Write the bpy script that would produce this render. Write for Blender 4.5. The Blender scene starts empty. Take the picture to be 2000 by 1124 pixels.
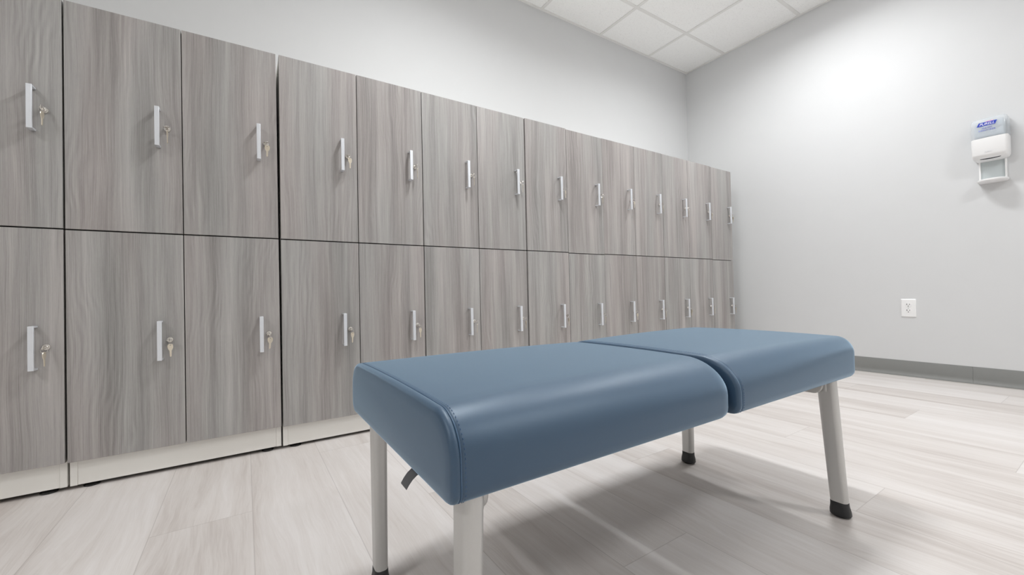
import bpy, bmesh, math, random
from mathutils import Vector, Matrix

SC = bpy.context.scene
COL = SC.collection
U = 0.3048                 # width of one locker door
XB = 4.2004                # right-hand wall
YA = 0.5486                # wall behind the lockers
ZC = 2.7611                # ceiling
XL, YN = -3.0, -4.4        # walls behind and beside the camera
rnd = random.Random(7)

# ------------------------------------------------------------------ helpers
def srgb(r, g, b):
    f = lambda c: (c/255/12.92) if c/255 <= .04045 else ((c/255+.055)/1.055)**2.4
    return (f(r), f(g), f(b), 1)

class NT:
    """tiny node helper"""
    def __init__(s, name):
        s.m = bpy.data.materials.new(name); s.m.use_nodes = True
        s.t = s.m.node_tree; s.b = s.t.nodes['Principled BSDF']
    def node(s, typ, **kw):
        n = s.t.nodes.new(typ)
        for k, v in kw.items(): setattr(n, k, v)
        return n
    def put(s, sock, v):
        if isinstance(v, bpy.types.NodeSocket): s.t.links.new(v, sock)
        else: sock.default_value = v
    def math(s, op, a, b=None, c=None):
        n = s.node('ShaderNodeMath', operation=op)
        s.put(n.inputs[0], a)
        if b is not None: s.put(n.inputs[1], b)
        if c is not None: s.put(n.inputs[2], c)
        return n.outputs[0]
    def xyz(s, x, y, z):
        n = s.node('ShaderNodeCombineXYZ')
        for i, v in enumerate((x, y, z)): s.put(n.inputs[i], v)
        return n.outputs[0]
    def sep(s, v):
        n = s.node('ShaderNodeSeparateXYZ'); s.put(n.inputs[0], v); return n.outputs
    def noise(s, vec, scale=1, detail=2, rough=.5, dist=0):
        n = s.node('ShaderNodeTexNoise')
        s.put(n.inputs['Vector'], vec); n.inputs['Scale'].default_value = scale
        n.inputs['Detail'].default_value = detail; n.inputs['Roughness'].default_value = rough
        n.inputs['Distortion'].default_value = dist
        return n.outputs[0]
    def ramp(s, f, stops):
        n = s.node('ShaderNodeValToRGB'); s.put(n.inputs[0], f)
        e = n.color_ramp.elements
        while len(e) < len(stops): e.new(.5)
        for el, (p, c) in zip(e, stops): el.position = p; el.color = c
        return n.outputs[0]
    def mix(s, f, a, b, mode='MIX'):
        n = s.node('ShaderNodeMix', data_type='RGBA', blend_type=mode)
        s.put(n.inputs[0], f); s.put(n.inputs[6], a); s.put(n.inputs[7], b)
        return n.outputs[2]
    def maprange(s, v, a, b, c, d):
        n = s.node('ShaderNodeMapRange'); s.put(n.inputs[0], v)
        for i, x in enumerate((a, b, c, d)): n.inputs[i+1].default_value = x
        return n.outputs[0]
    def bump(s, h, strength, dist=.001):
        n = s.node('ShaderNodeBump'); n.inputs['Strength'].default_value = strength
        n.inputs['Distance'].default_value = dist; s.put(n.inputs['Height'], h)
        s.t.links.new(n.outputs[0], s.b.inputs['Normal'])
    def set(s, **kw):
        for k, v in kw.items(): s.put(s.b.inputs[k.replace('_', ' ')], v)
        return s

def simple(name, color, rough=.5, metal=0, spec=.5, grain=0, gscale=200, bump=0):
    n = NT(name); n.set(Roughness=rough, Metallic=metal)
    n.b.inputs['Specular IOR Level'].default_value = spec
    tc = n.node('ShaderNodeTexCoord').outputs['Object']
    if grain or bump:
        v = n.noise(tc, gscale, 3)
        if grain:
            lo = tuple(c*(1-grain) for c in color[:3])+(1,); hi = tuple(min(1, c*(1+grain)) for c in color[:3])+(1,)
            n.set(Base_Color=n.mix(v, lo, hi))
        else: n.set(Base_Color=color)
        if bump: n.bump(v, bump)
    else:
        n.set(Base_Color=color)
    return n.m

# ------------------------------------------------------------------ materials
def mat_wood():
    n = NT('grey_wood_laminate')
    tc = n.node('ShaderNodeTexCoord').outputs['Object']
    rv = n.node('ShaderNodeObjectInfo').outputs['Random']
    x, y, z = n.sep(tc)
    off = n.math('MULTIPLY', rv, 173.0)
    xo = n.math('ADD', x, off)
    warp = n.noise(n.xyz(n.math('MULTIPLY', xo, 5), n.math('MULTIPLY', rv, 31), n.math('MULTIPLY', z, 1.6)), 1, 3)
    xw = n.math('ADD', xo, n.math('MULTIPLY', warp, .034))
    broad = n.noise(n.xyz(n.math('MULTIPLY', xw, 14), 0, n.math('MULTIPLY', z, .55)), 1, 2)
    streak = n.noise(n.xyz(n.math('MULTIPLY', xw, 70), 3, n.math('MULTIPLY', z, 1.4)), 1, 4, .6)
    fine = n.noise(n.xyz(n.math('MULTIPLY', xw, 430), 7, n.math('MULTIPLY', z, 4.5)), 1, 4, .65)
    pore = n.noise(n.xyz(n.math('MULTIPLY', xo, 900), 5, n.math('MULTIPLY', z, 60)), 1, 2)
    ring = n.math('SINE', n.math('ADD', n.math('MULTIPLY', xw, 420), n.math('MULTIPLY', warp, 60)))
    cmask = n.noise(n.xyz(n.math('MULTIPLY', xo, 7), 11, n.math('MULTIPLY', z, 1.1)), 1, 1)
    cm = n.maprange(cmask, .5, .68, 0, 1)
    v = n.math('MULTIPLY', broad, .42)
    v = n.math('MULTIPLY_ADD', streak, .30, v)
    v = n.math('MULTIPLY_ADD', fine, .36, v)
    v = n.math('MULTIPLY_ADD', pore, .08, v)
    v = n.math('MULTIPLY_ADD', n.math('MULTIPLY', ring, cm), .028, v)
    colr = n.ramp(v, [(.37, srgb(110, 108, 107)), (.51, srgb(144, 141, 139)), (.62, srgb(165, 162, 160)), (.78, srgb(189, 186, 184))])
    tint = n.noise(n.xyz(n.math('MULTIPLY', xo, 6), 21, n.math('MULTIPLY', z, .8)), 1, 1)
    colr = n.mix(n.maprange(tint, .38, .62, 0, 1), n.mix(1, colr, (.985, 1, .995, 1), 'MULTIPLY'), n.mix(1, colr, (1.02, .985, .978, 1), 'MULTIPLY'))
    n.set(Base_Color=colr, Roughness=.42)
    n.b.inputs['Specular IOR Level'].default_value = .4
    n.bump(fine, .12, .0006)
    return n.m

def mat_floor():
    n = NT('whitewashed_oak_planks')
    x, y, z = n.sep(n.node('ShaderNodeTexCoord').outputs['Object'])
    u = n.math('DIVIDE', n.math('SUBTRACT', x, .2725), .2280)
    col = n.math('FLOOR', u); fu = n.math('FRACT', u)
    h = n.math('FRACT', n.math('MULTIPLY', n.math('SUBTRACT', col, 4), .377))
    v = n.math('ADD', n.math('DIVIDE', n.math('ADD', y, 1.262), 1.524), h)
    row = n.math('FLOOR', v); fv = n.math('FRACT', v)
    wn = n.node('ShaderNodeTexWhiteNoise', noise_dimensions='3D')
    n.put(wn.inputs['Vector'], n.xyz(col, row, 4.3)); pid = wn.outputs['Value']
    po = n.math('MULTIPLY', pid, 91.0)
    warp = n.noise(n.xyz(n.math('MULTIPLY', x, 7), n.math('MULTIPLY', y, 1.6), po), 1, 3)
    xw = n.math('ADD', x, n.math('MULTIPLY', warp, .08))
    broad = n.noise(n.xyz(n.math('MULTIPLY', xw, 12), n.math('MULTIPLY', y, .9), po), 1, 3)
    streak = n.noise(n.xyz(n.math('MULTIPLY', xw, 60), n.math('MULTIPLY', y, 3), po), 1, 4, .6)
    fine = n.noise(n.xyz(n.math('MULTIPLY', xw, 330), n.math('MULTIPLY', y, 12), po), 1, 3, .6)
    ring = n.math('SINE', n.math('ADD', n.math('MULTIPLY', xw, 300), n.math('MULTIPLY', warp, 70)))
    km = n.maprange(n.noise(n.xyz(n.math('MULTIPLY', x, 5), n.math('MULTIPLY', y, 1.8), po), 1, 1), .55, .7, 0, 1)
    g = n.math('MULTIPLY', broad, .45)
    g = n.math('MULTIPLY_ADD', streak, .28, g)
    g = n.math('MULTIPLY_ADD', fine, .16, g)
    g = n.math('MULTIPLY_ADD', n.math('MULTIPLY', ring, km), .022, g)
    g = n.math('MULTIPLY_ADD', pid, .20, g)
    c = n.ramp(g, [(.30, srgb(178, 168, 162)), (.50, srgb(210, 204, 200)), (.68, srgb(225, 221, 219))])
    e1 = n.math('MULTIPLY', n.math('MINIMUM', fu, n.math('SUBTRACT', 1, fu)), .2280)
    e2 = n.math('MULTIPLY', n.math('MINIMUM', fv, n.math('SUBTRACT', 1, fv)), 1.524)
    e = n.math('MINIMUM', e1, e2)
    seam = n.maprange(e, .0004, .0016, 1, 0)
    c = n.mix(n.math('MULTIPLY', seam, .30), c, srgb(120, 110, 104))
    n.set(Base_Color=c, Roughness=n.maprange(streak, .3, .7, .36, .46))
    n.b.inputs['Specular IOR Level'].default_value = .45
    hgt = n.math('SUBTRACT', n.math('MULTIPLY', fine, .25), seam)
    n.bump(hgt, .10, .0006)
    return n.m

def mat_tile():
    n = NT('acoustic_ceiling_tile')
    tc = n.node('ShaderNodeTexCoord').outputs['Object']
    a = n.noise(tc, 170, 3, .7); b = n.noise(tc, 60, 2)
    pits = n.maprange(a, .28, .42, 0, 1)
    n.set(Base_Color=n.mix(pits, srgb(214, 214, 213), srgb(248, 248, 247)), Roughness=.95)
    n.b.inputs['Specular IOR Level'].default_value = .1
    n.bump(n.math('MULTIPLY_ADD', b, .3, pits), .35, .0015)
    return n.m

def mat_vinyl():
    n = NT('slate_blue_vinyl')
    tc = n.node('ShaderNodeTexCoord').outputs['Object']
    a = n.noise(tc, 900, 3, .6); b = n.noise(tc, 4, 2)
    c = n.mix(b, srgb(40, 67, 93), srgb(44, 71, 97))
    n.set(Base_Color=c, Roughness=.47)
    n.b.inputs['Sheen Weight'].default_value = .95; n.b.inputs['Sheen Roughness'].default_value = .36
    n.b.inputs['Sheen Tint'].default_value = (.58, .80, 1, 1)
    n.b.inputs['Specular IOR Level'].default_value = 1.0
    n.b.inputs['Specular Tint'].default_value = (.80, .91, 1, 1)
    n.bump(a, .10, .0004)
    return n.m

def mat_emit(name, col, s):
    n = NT(name); n.set(Base_Color=(.9, .9, .9, 1))
    n.b.inputs['Emission Color'].default_value = col
    n.b.inputs['Emission Strength'].default_value = s
    return n.m

def mat_cover():
    n = NT('clear_plastic')
    out = n.t.nodes['Material Output']
    n.set(Base_Color=srgb(222, 227, 231), Roughness=.08)
    n.b.inputs['Alpha'].default_value = .38
    tc = n.node('ShaderNodeTexCoord').outputs['Object']
    n.bump(n.noise(tc, 30, 1), .02, .001)
    return n.m

M = dict(
    wood=mat_wood(), floor=mat_floor(), tile=mat_tile(), vinyl=mat_vinyl(), cover=mat_cover(),
    wall=simple('painted_wall', srgb(212, 213, 214), .6, spec=.35, grain=.012, gscale=8, bump=.0),
    wall_plain=simple('painted_wall_plain', srgb(238, 238, 236), .7, grain=.01, gscale=8),
    grid=simple('white_grid_metal', srgb(230, 229, 227), .5, grain=.01, gscale=30),
    carcass=simple('pale_grey_melamine', srgb(233, 231, 226), .4, grain=.01, gscale=20),
    edge=simple('gap_shade_and_pan', srgb(40, 36, 34), .7, grain=.1, gscale=60),  # shade of the door gaps put into the colour; seat pan shares it
    alu=simple('satin_aluminium', srgb(226, 229, 234), .38, .45, grain=.02, gscale=120),
    chrome=simple('bright_nickel', srgb(224, 220, 214), .22, .85, grain=.02, gscale=150),
    brass=simple('nickel_brass_key', srgb(226, 216, 198), .30, .7, grain=.03, gscale=200),
    slot=simple('dark_keyway', srgb(45, 42, 40), .6, grain=.1),
    legm=simple('silver_painted_steel', srgb(198, 197, 195), .36, .4, grain=.03, gscale=500, bump=.03),
    rubber=simple('black_rubber', srgb(34, 35, 37), .45, grain=.1, gscale=80),
    glide=simple('dark_glide', srgb(30, 30, 30), .25, grain=.1),
    thread=simple('blue_thread', srgb(66, 96, 134), .7, grain=.05),
    welt=simple('blue_welt_vinyl', srgb(66, 93, 121), .45, grain=.04),
    tag=simple('charcoal_webbing', srgb(92, 93, 95), .55, grain=.15, gscale=300),
    base=simple('grey_rubber_cove', srgb(128, 129, 127), .5, grain=.02, gscale=30),
    plast=simple('white_plastic', srgb(240, 240, 240), .3, grain=.005),
    plast2=simple('grey_plastic', srgb(196, 203, 204), .35, grain=.01),
    refill=simple('pale_refill_plastic', srgb(196, 206, 214), .35, grain=.04, gscale=25),
    dark=simple('black_lens', srgb(28, 34, 46), .15, grain=.05),
    inkb=simple('logo_blue_ink', srgb(38, 62, 176), .5, grain=.02),
    inkl=simple('text_blue_ink', srgb(96, 104, 200), .5, grain=.02),
    inkp=simple('logo_pink_ink', srgb(232, 160, 196), .5, grain=.02),
    inkw=simple('white_ink', srgb(245, 245, 250), .5, grain=.01),
    inkg=simple('grey_ink', srgb(160, 166, 178), .5, grain=.02),
    emboss=simple('faint_grey_mark', srgb(214, 215, 217), .4, grain=.01),
    lamp=mat_emit('lamp_diffuser', (.985, .992, 1, 1), 18.0),
)

# ------------------------------------------------------------------ mesh helpers
def obj(name, bm, mat, parent=None, smooth=None, kind=None, loc=None, bevel=0, seg=2):
    me = bpy.data.meshes.new(name)
    bmesh.ops.recalc_face_normals(bm, faces=bm.faces)
    bm.to_mesh(me); bm.free()
    mats = mat if isinstance(mat, (list, tuple)) else [mat]
    for m in mats: me.materials.append(m)
    o = bpy.data.objects.new(name, me); COL.objects.link(o)
    if parent: o.parent = parent
    if loc: o.location = loc
    if kind: o['kind'] = kind
    if bevel:
        b = o.modifiers.new('bevel', 'BEVEL'); b.width = bevel; b.segments = seg
        b.limit_method = 'ANGLE'; b.angle_limit = math.radians(40)
        if smooth is None: smooth = 50
    if smooth:
        for p in me.polygons: p.use_smooth = True
        me.set_sharp_from_angle(angle=math.radians(smooth))
    return o

def box(bm, x0, x1, y0, y1, z0, z1):
    v = [bm.verts.new(p) for p in ((x0,y0,z0),(x1,y0,z0),(x1,y1,z0),(x0,y1,z0),(x0,y0,z1),(x1,y0,z1),(x1,y1,z1),(x0,y1,z1))]
    for f in ((3,2,1,0),(4,5,6,7),(0,1,5,4),(1,2,6,5),(2,3,7,6),(3,0,4,7)): bm.faces.new([v[i] for i in f])

def B(*boxes):
    bm = bmesh.new()
    for b in boxes: box(bm, *b)
    return bm

def loft(bm, rings, close=True, caps=True):
    """rings: list of lists of points with equal count"""
    vs = [[bm.verts.new(p) for p in r] for r in rings]
    n = len(vs[0])
    for a, b in zip(vs, vs[1:]):
        for i in range(n if close else n-1):
            j = (i+1) % n
            bm.faces.new((a[i], a[j], b[j], b[i]))
    if caps:
        bm.faces.new(vs[0][::-1]); bm.faces.new(vs[-1])
    return vs

def rrect(hw, hh, r, seg=6):
    """rounded rectangle outline centred on the origin"""
    pts = []
    for cx, cy, a0 in ((hw-r, hh-r, 0), (-hw+r, hh-r, 90), (-hw+r, -hh+r, 180), (hw-r, -hh+r, 270)):
        for i in range(seg+1):
            a = math.radians(a0+90*i/seg); pts.append((cx+r*math.cos(a), cy+r*math.sin(a)))
    return pts

def circ(r, n=24): return [(r*math.cos(2*math.pi*i/n), r*math.sin(2*math.pi*i/n)) for i in range(n)]

def lathe_y(bm, prof, n=24, cx=0, cz=0):
    """prof: (radius, y) list, axis along y"""
    loft(bm, [[(cx+x, y, cz+z) for x, z in circ(r, n)] for r, y in prof])

def tube(bm, path, r, n=8, closed=False):
    path = [Vector(p) for p in path]; rings = []
    m = len(path); ref = None
    for i, p in enumerate(path):
        a = path[(i-1) % m] if (closed or i > 0) else p
        b = path[(i+1) % m] if (closed or i < m-1) else p
        t = (b-a).normalized()
        if ref is None:
            ref = t.orthogonal().normalized()
        ref = (ref - t*ref.dot(t)).normalized()
        s = t.cross(ref)
        rings.append([p+ref*(r*c)+s*(r*d) for c, d in circ(1, n)])
    if closed: rings.append(rings[0])
    if closed:
        vs = [[bm.verts.new(q) for q in rr] for rr in rings[:-1]]; vs.append(vs[0])
        for a, b in zip(vs, vs[1:]):
            for i in range(n): bm.faces.new((a[i], a[(i+1) % n], b[(i+1) % n], b[i]))
    else: loft(bm, rings)

def thing(name, label, cat, loc=(0,0,0), rz=0, group=None):
    o = bpy.data.objects.new(name, None); COL.objects.link(o)
    o.empty_display_size = .1
    o.location = loc; o.rotation_euler = (0, 0, rz)
    tag(o, label, cat, group); return o

def tag(o, label, cat, group=None):
    o['label'] = label; o['category'] = cat
    if group: o['group'] = group

def copy_tree(o, parent=None):
    c = o.copy(); COL.objects.link(c)
    if parent: c.parent = parent
    for ch in list(o.children): copy_tree(ch, c)
    return c

def text(name, s, size, mat, parent, loc, rot=(math.pi/2, 0, 0), shear=0, ext=.0002, sx=1, space=1, align='CENTER'):
    cu = bpy.data.curves.new(name, 'FONT'); cu.body = s; cu.size = size; cu.shear = shear
    cu.extrude = ext; cu.align_x = align; cu.align_y = 'CENTER'; cu.space_character = space
    t = bpy.data.objects.new(name, cu); COL.objects.link(t)
    bpy.context.view_layer.update()
    me = bpy.data.meshes.new_from_object(t.evaluated_get(bpy.context.evaluated_depsgraph_get()))
    bpy.data.objects.remove(t); me.name = name
    me.transform(Matrix.Diagonal((sx, 1, 1, 1)))
    me.materials.clear(); me.materials.append(mat)
    o = bpy.data.objects.new(name, me); COL.objects.link(o)
    o.parent = parent; o.location = loc; o.rotation_euler = rot
    return o

# ------------------------------------------------------------------ the room
T = .12
obj('floor', B((XL-T, XB+T, YN-T, YA+T, -.1, 0)), M['floor'], kind='structure')
obj('ceiling', B((XL-T, XB+T, YN-T, YA+T, ZC, ZC+.1)), M['tile'], kind='structure')
obj('wall_left', B((XL, XB, YA, YA+T, 0, ZC)), M['wall'], kind='structure')
obj('wall_right', B((XB, XB+T, YN, YA, 0, ZC)), M['wall'], kind='structure')
obj('wall_near', B((XL, XB, YN-T, YN, 0, ZC)), M['wall_plain'], kind='structure')
obj('wall_far', B((XL-T, XL, YN, YA, 0, ZC)), M['wall_plain'], kind='structure')

GX = [XB-.585-.6096*k for k in range(-0, 11)]
GY = [YA-.400-.6096*k for k in range(0, 8)]
bm = bmesh.new(); w = .012
for gx in GX: box(bm, gx-w, gx+w, YN, YA, ZC-.004, ZC+.001)
for gy in GY: box(bm, XL, XB, gy-w, gy+w, ZC-.0036, ZC+.001)
obj('trim_1', bm, M['grid'], kind='structure')            # ceiling tee bars
bm = B((XL, XB, YA-.022, YA, ZC-.0044, ZC+.001), (XB-.022, XB, YN, YA, ZC-.0048, ZC+.001),
       (XL, XB, YN, YN+.022, ZC-.0044, ZC+.001), (XL, XL+.022, YN, YA, ZC-.0048, ZC+.001))
obj('trim_2', bm, M['grid'], kind='structure')            # wall angle

def cove(a, b, fixed, axis):
    prof = [(0, 0), (.016, 0), (.0155, .004), (.010, .012), (.0055, .020), (.0035, .032), (.0035, .1010), (.0022, .1032), (0, .1032)]
    bm = bmesh.new()
    if axis == 'y': loft(bm, [[(fixed-d, t, z) for d, z in prof] for t in (a, b)])
    else: loft(bm, [[(t, fixed-d, z) for d, z in prof] for t in (a, b)])
    return bm
obj('baseboard_right', cove(-1.3128, YA-.004, XB, 'y'), M['base'], kind='structure', smooth=35)
obj('baseboard_right', cove(YN, -1.3136, XB, 'y'), M['base'], kind='structure', smooth=35)
obj('baseboard_left', cove(XL, XB-.017, YA, 'x'), M['base'], kind='structure', smooth=35)

# ceiling light panels (last two added as fill, set into the grid, above the frame of the photo)
LAMP_W, SPREAD = 14.3, 160
def troffer(cx, cy, label, dim=1):
    t = thing('ceiling_light', label, 'ceiling light', (cx, cy, ZC), group='square light panels in the ceiling grid')
    h = .292
    bm = B((-h, h, -h, -h+.02, -.010, -.0045), (-h, h, h-.02, h, -.010, -.0045), (-h, -h+.02, -h+.02, h-.02, -.010, -.0045), (h-.02, h, -h+.02, h-.02, -.010, -.0045))
    obj('frame', bm, M['grid'], t)
    obj('reflector_pan', B((-h+.02, h-.02, -h+.02, h-.02, -.0075, -.0045)), M['plast'], t)
    obj('diffuser', B((-.070, .070, -.262, .262, -.0120, -.0075)), M['lamp'], t, bevel=.002)
    li = bpy.data.lights.new('lamp', 'AREA'); li.shape = 'RECTANGLE'; li.size = .13; li.size_y = .50; li.energy = LAMP_W*dim
    li.spread = math.radians(SPREAD); li.color = (.975, .99, 1)
    lo = bpy.data.objects.new('lamp', li); COL.objects.link(lo); lo.parent = t; lo.location = (0, 0, -.0135)
    return t
cxs = lambda k: XB-.585-.6096*(k+.5)
cys = lambda k: YA-.400-.6096*(k+.5)
troffer(cxs(0), cys(1), 'square ceiling light panel nearest the right wall and the lockers', .80)
troffer(cxs(3), cys(1), 'square ceiling light panel over the middle of the bench')
troffer(cxs(1), cys(5), 'added fill light panel near the right wall, away from the lockers')  # unseen lamp added to lift the lower right wall and ambient light
troffer(cxs(8), cys(3), 'added fill light panel beyond the left end of the photo')  # unseen lamp added to brighten the left-hand doors

# ------------------------------------------------------------------ lockers
Z0, Z1, Z2, Z3 = .0953, .8494, .8540, 1.6058
P = .018
door_mesh = {}
def door_bm(w, h): return B((0, w, 0, .019, 0, h))

def handle_bm():
    bm = bmesh.new()
    prof = [(-.0335, .069), (-.0335, -.069), (0, -.069), (0, -.0635), (-.0265, -.0635), (-.0265, .0635), (0, .0635), (0, .069)]
    loft(bm, [[(x, y, z) for y, z in prof] for x in (-.0065, .0065)])
    return bm
def lock_bm():
    bm = bmesh.new()
    lathe_y(bm, [(.0098, .001), (.0098, -.004), (.0088, -.0056), (.0066, -.0060), (.0063, -.0052), (.0004, -.0052)], 28)
    lathe_y(bm, [(.0052, -.005), (.0052, -.0072), (.0046, -.0078), (.0003, -.0078)], 24)
    return bm
HANDLE = obj('handle', handle_bm(), M['alu'], bevel=.0007)
LOCK = obj('lock', lock_bm(), M['chrome'], smooth=40)
LOCK.data.materials.append(M['slot'])
lockbm = bmesh.new(); lockbm.from_mesh(LOCK.data)
box(lockbm, -.0007, .0007, -.0081, -.0076, -.0036, .0036)
for f in lockbm.faces:
    if all(abs(v.co.x) < .0008 and v.co.y < -.0075 for v in f.verts): f.material_index = 1
lockbm.to_mesh(LOCK.data); lockbm.free()
HX, LX = .2382, .2635
HZ = {0: .4722-Z0, 1: 1.2275-Z2}
LZ = {0: .4725-Z0, 1: 1.2292-Z2}
DROP = {7: -.004, 12: -.004}
LEAN = {-2: -.0016, 0: -.0022, 2: .0010}
PROUD = {6: -.007, 8: -.002, 2: -.004, 4: -.002}

NTH = ['first', 'second', 'third', 'fourth', 'fifth', 'sixth', 'seventh']
UNITS = [(-2, 0), (0, 2), (2, 4), (4, 6), (6, 8), (8, 10), (10, 13)]
ULAB = ['grey wood-grain locker unit at the far left, cut off by the photo edge',
        'grey wood-grain locker unit second from the left, both wide columns in full view',
        'grey wood-grain locker unit third from the left, standing behind the left end of the bench',
        'grey wood-grain locker unit fourth from the left, in the middle of the row',
        'grey wood-grain locker unit third from the right, set slightly proud of the row',
        'grey wood-grain locker unit second from the right, two narrow-looking columns',
        'grey wood-grain three-column locker unit at the right end of the row, beside the white wall']
LOCKS = {}
first_door = True
for (a, b), lab in zip(UNITS, ULAB):
    W = (b-a)*U; n = b-a
    root = thing('locker_unit', lab, 'locker', (a*U, PROUD.get(a, 0), 0), group='grey wood lockers along the left wall')
    root.rotation_euler = (0, LEAN.get(a, 0), 0)
    g = .0028
    yf, yb = .0212, .520
    bx = [(g, g+P, yf, yb, .012, Z3-.002), (W-g-P, W-g, yf, yb, .012, Z3-.002),
          (g+P, W-g-P, yf, yb, Z3-.020, Z3-.002), (g+P, W-g-P, yf, yb, .098, .116),
          (g+P, W-g-P, yf, yb-.008, .843, .861), (g+P, W-g-P, yb-.008, yb, .116, Z3-.020)]
    for k in range(1, n):
        bx += [(k*U-P/2, k*U+P/2, yf, yb-.008, .116, .843), (k*U-P/2, k*U+P/2, yf, yb-.008, .861, Z3-.020)]
    obj('carcass', B(*bx), M['carcass'], root, bevel=.001, seg=1)
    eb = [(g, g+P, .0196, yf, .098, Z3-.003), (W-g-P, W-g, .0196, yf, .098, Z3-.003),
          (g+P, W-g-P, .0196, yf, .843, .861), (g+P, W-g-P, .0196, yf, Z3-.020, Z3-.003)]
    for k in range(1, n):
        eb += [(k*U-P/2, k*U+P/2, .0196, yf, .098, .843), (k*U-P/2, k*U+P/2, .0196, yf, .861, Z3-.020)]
    obj('gap_shade_strip', B(*eb), M['edge'], root)  # near-black strips paint the shade inside the door gaps
    obj('toe_kick', B((g+P-.0005, W-g-P+.0005, .0235, .0395, .0125, .0978)), M['carcass'], root, bevel=.0008, seg=1)
    for fx in (.05, W-.05):
        for fy in (.044, .46):
            bm = bmesh.new()
            for rr in ([(.021, 0), (.021, .004), (.017, .0065), (.006, .0070), (.006, .0125)],):
                loft(bm, [[(fx+x, fy+y, z) for x, y in circ(r, 20)] for r, z in rr])
            obj('leveling_foot', bm, M['glide'], root, smooth=40)
    for k in range(n):
        i = a+k
        x0 = k*U + (.0028 if k == 0 else .0014); x1 = (k+1)*U - (.0028 if k == n-1 else .0014)
        for row, (z0, z1) in enumerate(((Z0, Z1), (Z2, Z3))):
            dz = DROP.get(i, 0)
            d = obj('door', door_bm(x1-x0, z1-z0), M['wood'], root, loc=(x0, 0, z0+dz), bevel=.0009, seg=2)
            for src, px, pz in ((HANDLE, HX, HZ[row]), (LOCK, LX, LZ[row])):
                if first_door: c = src
                else: c = src.copy(); COL.objects.link(c)
                c.parent = d; c.location = (k*U+px-x0, 0, pz)
            first_door = False
            LOCKS[(i, row)] = (root, Vector((k*U+LX, -.0080, z0+dz+LZ[row])))

# ------------------------------------------------------------------ keys hanging in the locks
def key_outline(flip=False):
    # bow at the top, blade pointing down; local x,z ; hole near top
    return [(-.0022, 0), (.0022, 0), (.0066, -.0012), (.0090, -.0045), (.0094, -.0095), (.0088, -.0150), (.0062, -.0205), (.0036, -.0236),
            (.0032, -.0330), (.0026, -.0338), (.0032, -.0352), (.0024, -.0372), (.0031, -.0390), (.0022, -.0425), (.0004, -.0455), (-.0026, -.0440),
            (-.0032, -.0236), (-.0058, -.0200), (-.0080, -.0150), (-.0088, -.0095), (-.0084, -.0045), (-.0064, -.0012)]
def hanging_key_bm():
    bm = bmesh.new(); t = .0009
    out = key_outline(); n = len(out)
    hole = [(.0019*math.cos(2*math.pi*i/10), -.0045+.0019*math.sin(2*math.pi*i/10)) for i in range(10)]
    geo = []
    for s in (-t, t):
        vo = [bm.verts.new((x, s, z)) for x, z in out]; vh = [bm.verts.new((x, s, z)) for x, z in hole]
        es = [bm.edges.new((vo[i], vo[(i+1) % n])) for i in range(n)] + [bm.edges.new((vh[i], vh[(i+1) % 10])) for i in range(10)]
        bmesh.ops.triangle_fill(bm, edges=es, use_beauty=True); geo.append((vo, vh))
    (vo, vh), (wo, wh) = geo
    for i in range(n): bm.faces.new((vo[i], vo[(i+1) % n], wo[(i+1) % n], wo[i]))
    for i in range(10): bm.faces.new((vh[i], vh[(i+1) % 10], wh[(i+1) % 10], wh[i]))
    return bm
def inserted_key_bm():
    # bow sticking out of the lock towards -y, flat in the yz plane
    bm = bmesh.new(); t = .0009
    out = [(.0004, .0028), (-.0085, .0034), (-.0110, .0080), (-.0175, .0094), (-.0245, .0066), (-.0270, 0), (-.0245, -.0066), (-.0175, -.0094), (-.0110, -.0080), (-.0085, -.0034), (.0004, -.0028)]
    loft(bm, [[(s, y, z) for y, z in out] for s in (-t, t)])
    return bm
def ring_bm():
    bm = bmesh.new()
    tube(bm, [(.0098*math.cos(a), 0, .0098*math.sin(a)) for a in [2*math.pi*i/22 for i in range(22)]], .00055, 6, True)
    return bm
KEYSET = thing('key_set', '', 'key')
k1 = obj('inserted_key', inserted_key_bm(), M['chrome'], KEYSET)
k2 = obj('key_ring', ring_bm(), M['chrome'], KEYSET, smooth=60)
k3 = obj('hanging_key', hanging_key_bm(), M['brass'], KEYSET)
k2.location = (.0030, -.0235, -.0078); k3.location = (.0030, -.0230, -.0130)
ANG = {(-1, 1): 82, (0, 1): 86, (1, 1): -12, (2, 1): 20, (3, 1): 74, (4, 1): 66, (5, 1): 58, (8, 1): 20,
       (-1, 0): 84, (0, 0): 42, (1, 0): 6, (2, 0): 34, (3, 0): 30, (4, 0): 62, (5, 0): 70, (8, 0): 12}
BOW = {(-1, 1): 0, (0, 1): 78, (1, 1): 80, (2, 1): 76, (3, 1): 8, (-1, 0): 10, (0, 0): 85, (1, 0): 82, (2, 0): 70, (3, 0): 88}
COLN = {-1: 'leftmost column', 0: 'second column from left', 1: 'third column from left', 2: 'fourth column from left',
        3: 'fifth column from left', 4: 'sixth column from left', 5: 'seventh column from left', 6: 'seventh column from right end',
        7: 'sixth column from right end', 8: 'fifth column from right end', 9: 'fourth column from right end',
        10: 'third column from right end', 11: 'second column from right end', 12: 'rightmost column beside white wall'}
bpy.context.view_layer.update()
fk = True
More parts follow.
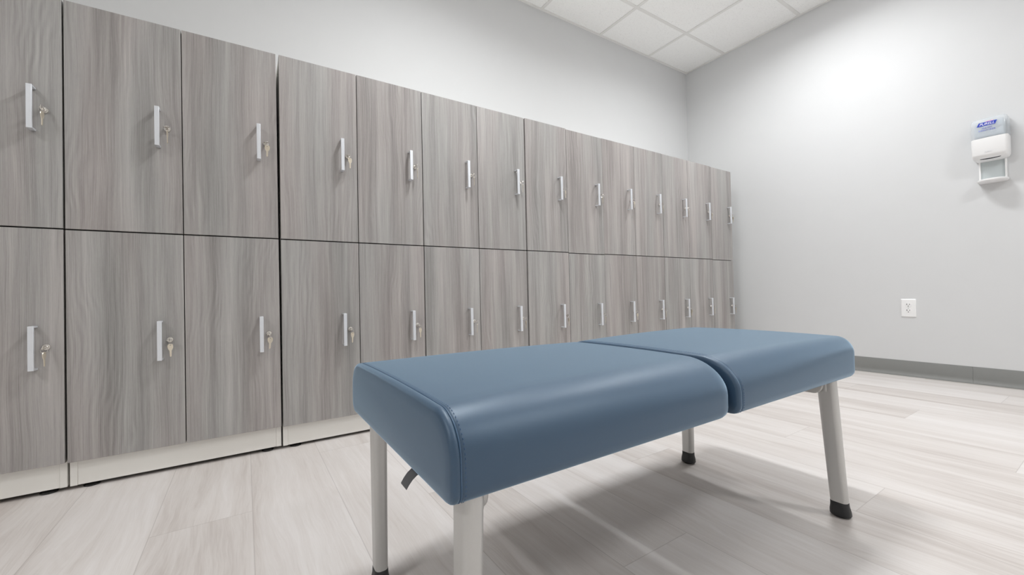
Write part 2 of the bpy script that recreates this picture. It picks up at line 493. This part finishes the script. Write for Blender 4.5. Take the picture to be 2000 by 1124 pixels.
for (i, row), (root, p) in sorted(LOCKS.items(), key=lambda q: (q[0][0], -q[0][1])):
    if i < -1: continue
    s = KEYSET if fk else copy_tree(KEYSET)
    fk = False
    s.location = root.matrix_world @ p
    tag(s, 'silver key pair in %s locker door, %s' % ('upper' if row else 'lower', COLN[i]), 'keys', 'key pairs hanging from the locker locks')
    ik, kr, hk = [[c for c in s.children if c.name.startswith(nm)][0] for nm in ('inserted_key', 'key_ring', 'hanging_key')]
    ang = math.radians(ANG.get((i, row), rnd.uniform(35, 75)))
    bow = math.radians(BOW.get((i, row), rnd.uniform(0, 90)))
    ik.rotation_euler = (0, bow, 0)
    hk.rotation_euler = (0, math.radians(rnd.uniform(-4, 4)), ang)
    kr.rotation_euler = (math.radians(rnd.uniform(-15, 15)), 0, ang+math.radians(70))

# ------------------------------------------------------------------ bench
YB = -1.195
bench = thing('bench', 'slate-blue vinyl padded bench with silver legs standing before the lockers', 'bench', (0, YB, 0))
HW, ZT, ZBOT = .2665, .4655, .3560
def profile(ins, insz=None, big=.098, seg=14):
    """outline in (y, z), counter-clockwise from +y side"""
    if insz is None: insz = ins
    hw = HW-ins; zt = ZT-insz*(.55 if insz != ins else 1); zb = ZBOT+insz*(1.7 if insz != ins else .8)
    ra = max(big-ins*.5, .03); rv = max(min(.066, big*.95)-insz*.8, .010)       # elliptical upper edge
    rb = max(.020-insz*.3, .008)
    pts = []
    def arc(cy, cz, r, q, a0, a1, n):
        for i in range(n+1):
            a = math.radians(a0+(a1-a0)*i/n); pts.append((cy+r*math.cos(a), cz+q*math.sin(a)))
    arc(hw-rb, zb+rb, rb, rb, -90, 0, 5)
    arc(hw-ra, zt-rv, ra, rv, 0, 90, seg)
    for k in range(1, 16): pts.append((hw-ra-(2*hw-2*ra)*k/16, zt))
    arc(-hw+ra, zt-rv, ra, rv, 90, 180, seg)
    arc(-hw+rb, zb+rb, rb, rb, 180, 270, 5)
    for k in range(1, 8): pts.append((-hw+rb+(2*hw-2*rb)*k/8, zb))
    out = []
    for y, z in pts:
        t = abs(y)/HW
        if z > ZT-.05: z += .0045*(1-t*t)*min(1, (z-(ZT-.05))/.05)    # slight crown
        out.append((y, z))
    return out

def cushion(x0, x1, crown=.003, b0=.098, b1=.098):
    st = []
    # left: flat stitched end
    st += [(x0-.0012, .020), (x0, .0075), (x0+.0012, .0035), (x0+.0035, .0012), (x0+.0070, 0)]
    st += [(x0+.0105, .0002), (x0+.0125, .0016), (x0+.0145, .0002), (x0+.018, 0)]
    L = x1-x0
    for k in range(1, 12): st.append((x0+.018+(L-.018-.052)*k/12, 0))
    for k in range(0, 15):                     # right: soft end, corners rounded in plan
        a = k/14*math.pi/2
        x = x1-.050+.050*math.sin(a)
        t = max(0, (x-(x1-.024))/.024)
        st.append((x, .032*(1-math.cos(a)), .026*(1-math.sqrt(max(0, 1-t*t)))))
        bm = bmesh.new()
    rings = []
    for x, *ins in st:
        t = max(0, min(1, (x-x0)/L)); c = crown*4*t*(1-t)
        rings.append([(x, y, z+c*max(0, min(1, (z-.40)/.05))) for y, z in profile(ins[0], ins[1] if len(ins) > 1 else None, b0+(b1-b0)*min(1, t*1.15)**.8)])
    loft(bm, rings)
    return bm
X0, XS0, XS1, X1 = .6880, 1.2990, 1.3078, 1.937
CUSH = []
for x0, x1, b0, b1 in ((X0, XS0, .054, .096), (XS1, X1, .088, .044)):
    cu = obj('cushion', cushion(x0, x1, b0=b0, b1=b1), M['vinyl'], bench, smooth=60); CUSH.append(cu)
    # welt along the stitched end and a row of stitches beside it
    bm = bmesh.new()
    tube(bm, [(x0+.0125, y, z) for y, z in profile(.0007, None, b0)], .0011, 6, True)
    obj('welt', bm, M['welt'], cu, smooth=60)
    bm = bmesh.new()
    pr = profile(-.0001, None, b0); m = len(pr)
    dense = []
    for i in range(m):
        (ya, za), (yb_, zb_) = pr[i], pr[(i+1) % m]
        d = math.hypot(yb_-ya, zb_-za); q = max(1, round(d/.0052))
        for k in range(q): dense.append((ya+(yb_-ya)*k/q, za+(zb_-za)*k/q, yb_-ya, zb_-za))
    for (y, z, dy, dz) in dense:
        l = math.hypot(dy, dz); dy /= l; dz /= l
        tube(bm, [(x0+.0180, y-dy*.0012, z-dz*.0012), (x0+.0180, y+dy*.0012, z+dz*.0012)], .00045, 5)
    obj('stitching', bm, M['thread'], cu)
    # plywood seat pan under the pad
    obj('seat_pan', B((x0+.045, x1-.060, -.235, .235, ZBOT-.008, ZBOT+.002)), M['edge'], cu, bevel=.002)
# frame: two long rails, an end rail inside each pair of legs
for yy in (-.15, .15):
    obj('long_rail', B((.753, 1.7695, yy-.016, yy+.016, ZBOT-.033, ZBOT-.008)), M['legm'], bench, bevel=.004, seg=3)
def end_rail(xa, xb, yspan=.2370, zt=ZBOT-.0005, zb=.3235):
    bm = bmesh.new()
    prof = []
    for yc, zc, a0 in ((yspan-.024, zb+.026, -90), ):
        for i in range(7):
            a = math.radians(a0+90*i/6); prof.append((yc+.024*math.cos(a), zc+.026*math.sin(a)))
    prof += [(yspan, zt), (-yspan, zt)]
    for i in range(7):
        a = math.radians(180+90*i/6); prof.append((-yspan+.024+.024*math.cos(a), zb+.026+.026*math.sin(a)))
    loft(bm, [[(x, y, z) for y, z in prof] for x in (xa, xb)])
    return bm
obj('end_rail', end_rail(.7370, .7535), M['legm'], bench, bevel=.0025, seg=2)
obj('end_rail', end_rail(1.7690, 1.7855), M['legm'], bench, bevel=.0025, seg=2)
LEGS = [(.7245, -.2350, -.0115, -.004), (.7230, .1840, -.0005, .002), (1.7980, -.2350, .0130, -.0185), (1.7975, .1850, -.0005, .001)]
for lx, ly, sx, sy in LEGS:
    bm = bmesh.new()
    zt = ZBOT+.010
    def sec(z, hx, hy, r):
        t = 1-z/zt
        return [(lx+sx*t+x, ly+sy*t+y, z) for x, y in rrect(hx, hy, r)]
    rings = [sec(z, .0128+.0020*(z/zt), .0192+.0022*(z/zt), .0105) for z in (.0300, .09, .16, .23, .30, zt)]
    loft(bm, rings)
    leg = obj('leg', bm, M['legm'], bench, smooth=50)
    bm = bmesh.new()
    rings = [sec(.0040, .0168, .0222, .014), sec(.0060, .0178, .0232, .0145), sec(.016, .0168, .0226, .0135), sec(.028, .0142, .0206, .0122), sec(.0385, .0136, .0200, .0112), sec(.0392, .0128, .0192, .0105)]
    loft(bm, rings)
    obj('rubber_foot', bm, M['rubber'], leg, smooth=50)
    bm = bmesh.new()
    fx, fy = lx+sx, ly+sy
    loft(bm, [[(fx+x, fy+y, z) for x, y in circ(r, 24)] for r, z in ((.0150, 0), (.0165, .0012), (.0165, .0035), (.0140, .0045))])
    obj('glide', bm, M['glide'], leg, smooth=50)
    # flat-sided bolt cover on the inner face where the rail meets the leg
    sgn = 1 if lx > 1.2 else -1
    xb = lx-sgn*.0138
    bm = bmesh.new()
    oy = ly+(.008 if ly > 0 else -.002)
    out = rrect(.0042, .0125, .0041, 5)
    loft(bm, [[(xb-sgn*d, oy+y*q, .3420+z*q) for y, z in out] for d, q in ((0, 1), (.004, 1), (.0055, .75))])
    obj('bolt_cap', bm, M['legm'], bench, smooth=50)
# webbing tag sticking out under the left end
bm = bmesh.new()
ctr = [(.712, .3562, 0), (.700, .3548, 0), (.693, .3525, .0003), (.6865, .3482, .0008), (.681, .3425, .0014), (.6765, .3365, .002)]
rings = []
for i, (x, z, yo) in enumerate(ctr):
    t = .0009
    rings.append([(x, -.110-yo, z+t), (x, -.1345-yo, z+t-.0005), (x, -.1345-yo, z-t-.0005), (x, -.110-yo, z-t)])
loft(bm, rings)
obj('pull_tag', bm, M['tag'], bench, bevel=.0003, seg=1)

# ------------------------------------------------------------------ hand sanitizer dispenser on the right wall
D = thing('sanitizer_dispenser', 'white automatic hand sanitizer dispenser with clear top and drip tray on right wall', 'sanitizer dispenser', (XB, -1.4265, 1.20), -math.pi/2)
# local: x to the viewer's right, -y out from the wall, z up from 1.20
def shell(zs):
    """zs: list of (z, half width, depth front, corner radius)"""
    rings = []
    for z, hw, dep, r in zs:
        pts = [(-hw, -.010)]
        cx, cy = hw-r, -dep+r
        arcs = []
        for i in range(7):
            a = math.radians(180+90*i/6); arcs.append((-cx+r*math.cos(a), cy+r*math.sin(a)))
        mid = [(-cx+2*cx*k/6, -dep-.004*math.sin(math.pi*k/6)) for k in range(1, 6)]
        arc2 = []
        for i in range(7):
            a = math.radians(270+90*i/6); arc2.append((cx+r*math.cos(a), cy+r*math.sin(a)))
        pts += arcs+mid+arc2+[(hw, -.010)]
        rings.append([(x, y, z) for x, y in pts])
    bm = bmesh.new(); loft(bm, rings); return bm
body = obj('body', shell([(.1290, .052, .052, .020), (.1325, .060, .066, .022), (.1380, .066, .078, .022), (.1480, .070, .0915, .020), (.1620, .0712, .0975, .018), (.2520, .0715, .0990, .016), (.2530, .0705, .0980, .016)]), M['plast'], D, smooth=40)
cover = obj('clear_cover', shell([(.2531, .0708, .0985, .016), (.2550, .0715, .0992, .016), (.3500, .0700, .0955, .018), (.3640, .0685, .0905, .020), (.3710, .0640, .0800, .024), (.3740, .0540, .0600, .026)]), M['cover'], D, smooth=40)
obj('refill_bottle', B((-.056, .056, -.084, -.014, .262, .352)), M['refill'], D, bevel=.008, seg=3)
obj('back_plate', B((-.0500, .0500, -.0098, 0, .010, .368)), M['plast2'], D, bevel=.002)
for s in (-1, 1):
    obj('side_rail', B((s*.0505-.0040, s*.0505+.0040, -.0200, -.0005, .006, .1400)), M['plast'], D, bevel=.0015)
bm = bmesh.new()
tr = []
for i in range(25):
    a = math.pi+math.pi*i/24; tr.append((.0610*math.cos(a), -.030+.064*math.sin(a)))
tr = [(-.0610, -.001)]+tr+[(.0610, -.001)]
loft(bm, [[(x*s, y*s2, z) for x, y in tr] for z, s, s2 in ((.0000, .80, .86), (.0040, .93, .96), (.0080, .99, 1.0), (.0150, 1, 1), (.0165, .97, .98), (.0130, .90, .92))])
obj('drip_tray', bm, M['plast'], D, smooth=40)
# sensor window: a thin dark lens along the chin
bm = bmesh.new()
up, lo = [], []
for k in range(13):
    t = k/12*2-1; x = .040*t; th = .0030*(1-t*t)+.0002
    up.append((x, -.0762-.0035*(1-t*t), .1366+th)); lo.append((x, -.0738-.0035*(1-t*t), .1350-th))
bk = [[(x, y+.010, z) for x, y, z in r] for r in (up, lo)]
loft(bm, [up+lo[::-1], bk[0]+bk[1][::-1]])
obj('sensor_window', bm, M['dark'], body)
bm = bmesh.new(); lathe_y(bm, [(.0017, 0), (.0017, -.0012), (.0010, -.0016)], 14, .002, 0)
obj('indicator', bm, M['inkg'], body, loc=(.002, -.0935, .1530), smooth=40)
# the printing on the clear front
def quad(pts, y0, y1):
    bm = bmesh.new(); loft(bm, [[(x, y, z) for x, z in pts] for y in (y0, y1)]); return bm
YF = -.1016
obj('logo_panel', quad([(-.0445, .3215), (.0270, .3215), (.0345, .3430), (-.0355, .3430)], YF, YF-.0003), M['inkb'], cover)
text('logo_lettering', 'PURELL', .0190, M['inkw'], cover, (-.0050, YF-.0006, .3315), shear=.25, sx=.93)
obj('logo_swoosh', quad([(-.012, .3436), (.000, .3470), (.011, .3455), (.017, .3490), (.020, .3436)], YF+.0006, YF+.0002), M['inkp'], cover)
text('label_lettering', 'HAND', .0115, M['inkl'], cover, (-.0050, YF-.0002, .3095), space=1.35)
text('label_lettering', 'SANITIZER', .0125, M['inkl'], cover, (-.0050, YF-.0002, .2960), space=1.12)
obj('label_rule', quad([(-.040, .2838), (.032, .2838), (.032, .2852), (-.040, .2852)], YF, YF-.0002), M['inkg'], cover)
text('embossed_lettering', 'PURELL', .0090, M['emboss'], body, (-.0030, -.1032, .1700), shear=.25)

# ------------------------------------------------------------------ wall outlet
O = thing('wall_outlet', 'white duplex power outlet on the right wall, low beside the lockers', 'outlet', (XB, -1.0335, .3945), -math.pi/2)
bm = bmesh.new()
loft(bm, [[(x, y, .0605+z) for x, z in rrect(hw, hh, .003, 3)] for y, hw, hh in ((0, .0370, .0605), (-.0022, .0370, .0605), (-.0062, .0325, .0555))])
plate = obj('cover_plate', bm, M['plast'], O, smooth=25)
for zc in (.0410, .0800):
    bm = bmesh.new()
    pts = []
    for i in range(32):
        a = 2*math.pi*i/32; x = .0172*math.cos(a); z = max(-.0135, min(.0135, .0172*math.sin(a))); pts.append((x, z))
    loft(bm, [[(x*s, y, zc+z*s) for x, z in pts] for y, s in ((-.0055, 1), (-.0070, 1), (-.0078, .95))])
    rec = obj('receptacle', bm, M['plast'], O, smooth=30)
    bm = B((-.0082, -.0050, -.0083, -.0075, zc+.0005, zc+.0098), (.0053, .0080, -.0083, -.0075, zc+.0012, zc+.0088))
    out = circ(.0030, 14)
    loft(bm, [[(x, y, zc-.0070+max(z, -.0018)) for x, z in out] for y in (-.0075, -.0083)])
    obj('slots', bm, M['slot'], rec)
bm = bmesh.new(); lathe_y(bm, [(.0030, -.0058), (.0030, -.0070), (.0020, -.0076)], 16, 0, .0605)
obj('screw', bm, M['plast2'], O, smooth=40)

# ------------------------------------------------------------------ camera, world, view
def cam_setup():
    f, cx, cy, cz = 806.0, .48776518, -1.90831668, .60939397
    yaw, pitch, roll = .5750349807, .0152751525, -.0225829135
    sy, cyw, sp, cp = math.sin(yaw), math.cos(yaw), math.sin(pitch), math.cos(pitch)
    fwd = Vector((sy*cp, cyw*cp, sp)); right = Vector((cyw, -sy, 0)); up = right.cross(fwd)
    r2 = right*math.cos(roll)+up*math.sin(roll); u2 = -right*math.sin(roll)+up*math.cos(roll)
    m = Matrix((r2, u2, -fwd)).transposed().to_4x4(); m.translation = Vector((cx, cy, cz))
    cam = bpy.data.cameras.new('camera'); o = bpy.data.objects.new('camera', cam); COL.objects.link(o)
    o.matrix_world = m
    cam.sensor_fit = 'HORIZONTAL'; cam.sensor_width = 36; cam.lens = f/2000*36
    cam.clip_start = .02
    SC.camera = o
cam_setup()
wd = bpy.data.worlds.new('world'); SC.world = wd; wd.use_nodes = True
wd.node_tree.nodes['Background'].inputs[0].default_value = (.8, .8, .8, 1)
wd.node_tree.nodes['Background'].inputs[1].default_value = .3
vs = SC.view_settings
vs.view_transform = 'Standard'; vs.look = 'None'; vs.gamma = 1; vs.use_curve_mapping = False
vs.exposure = 0.57
SC.cycles.max_bounces = 12; SC.cycles.diffuse_bounces = 6
SC.cycles.caustics_reflective = False; SC.cycles.caustics_refractive = False
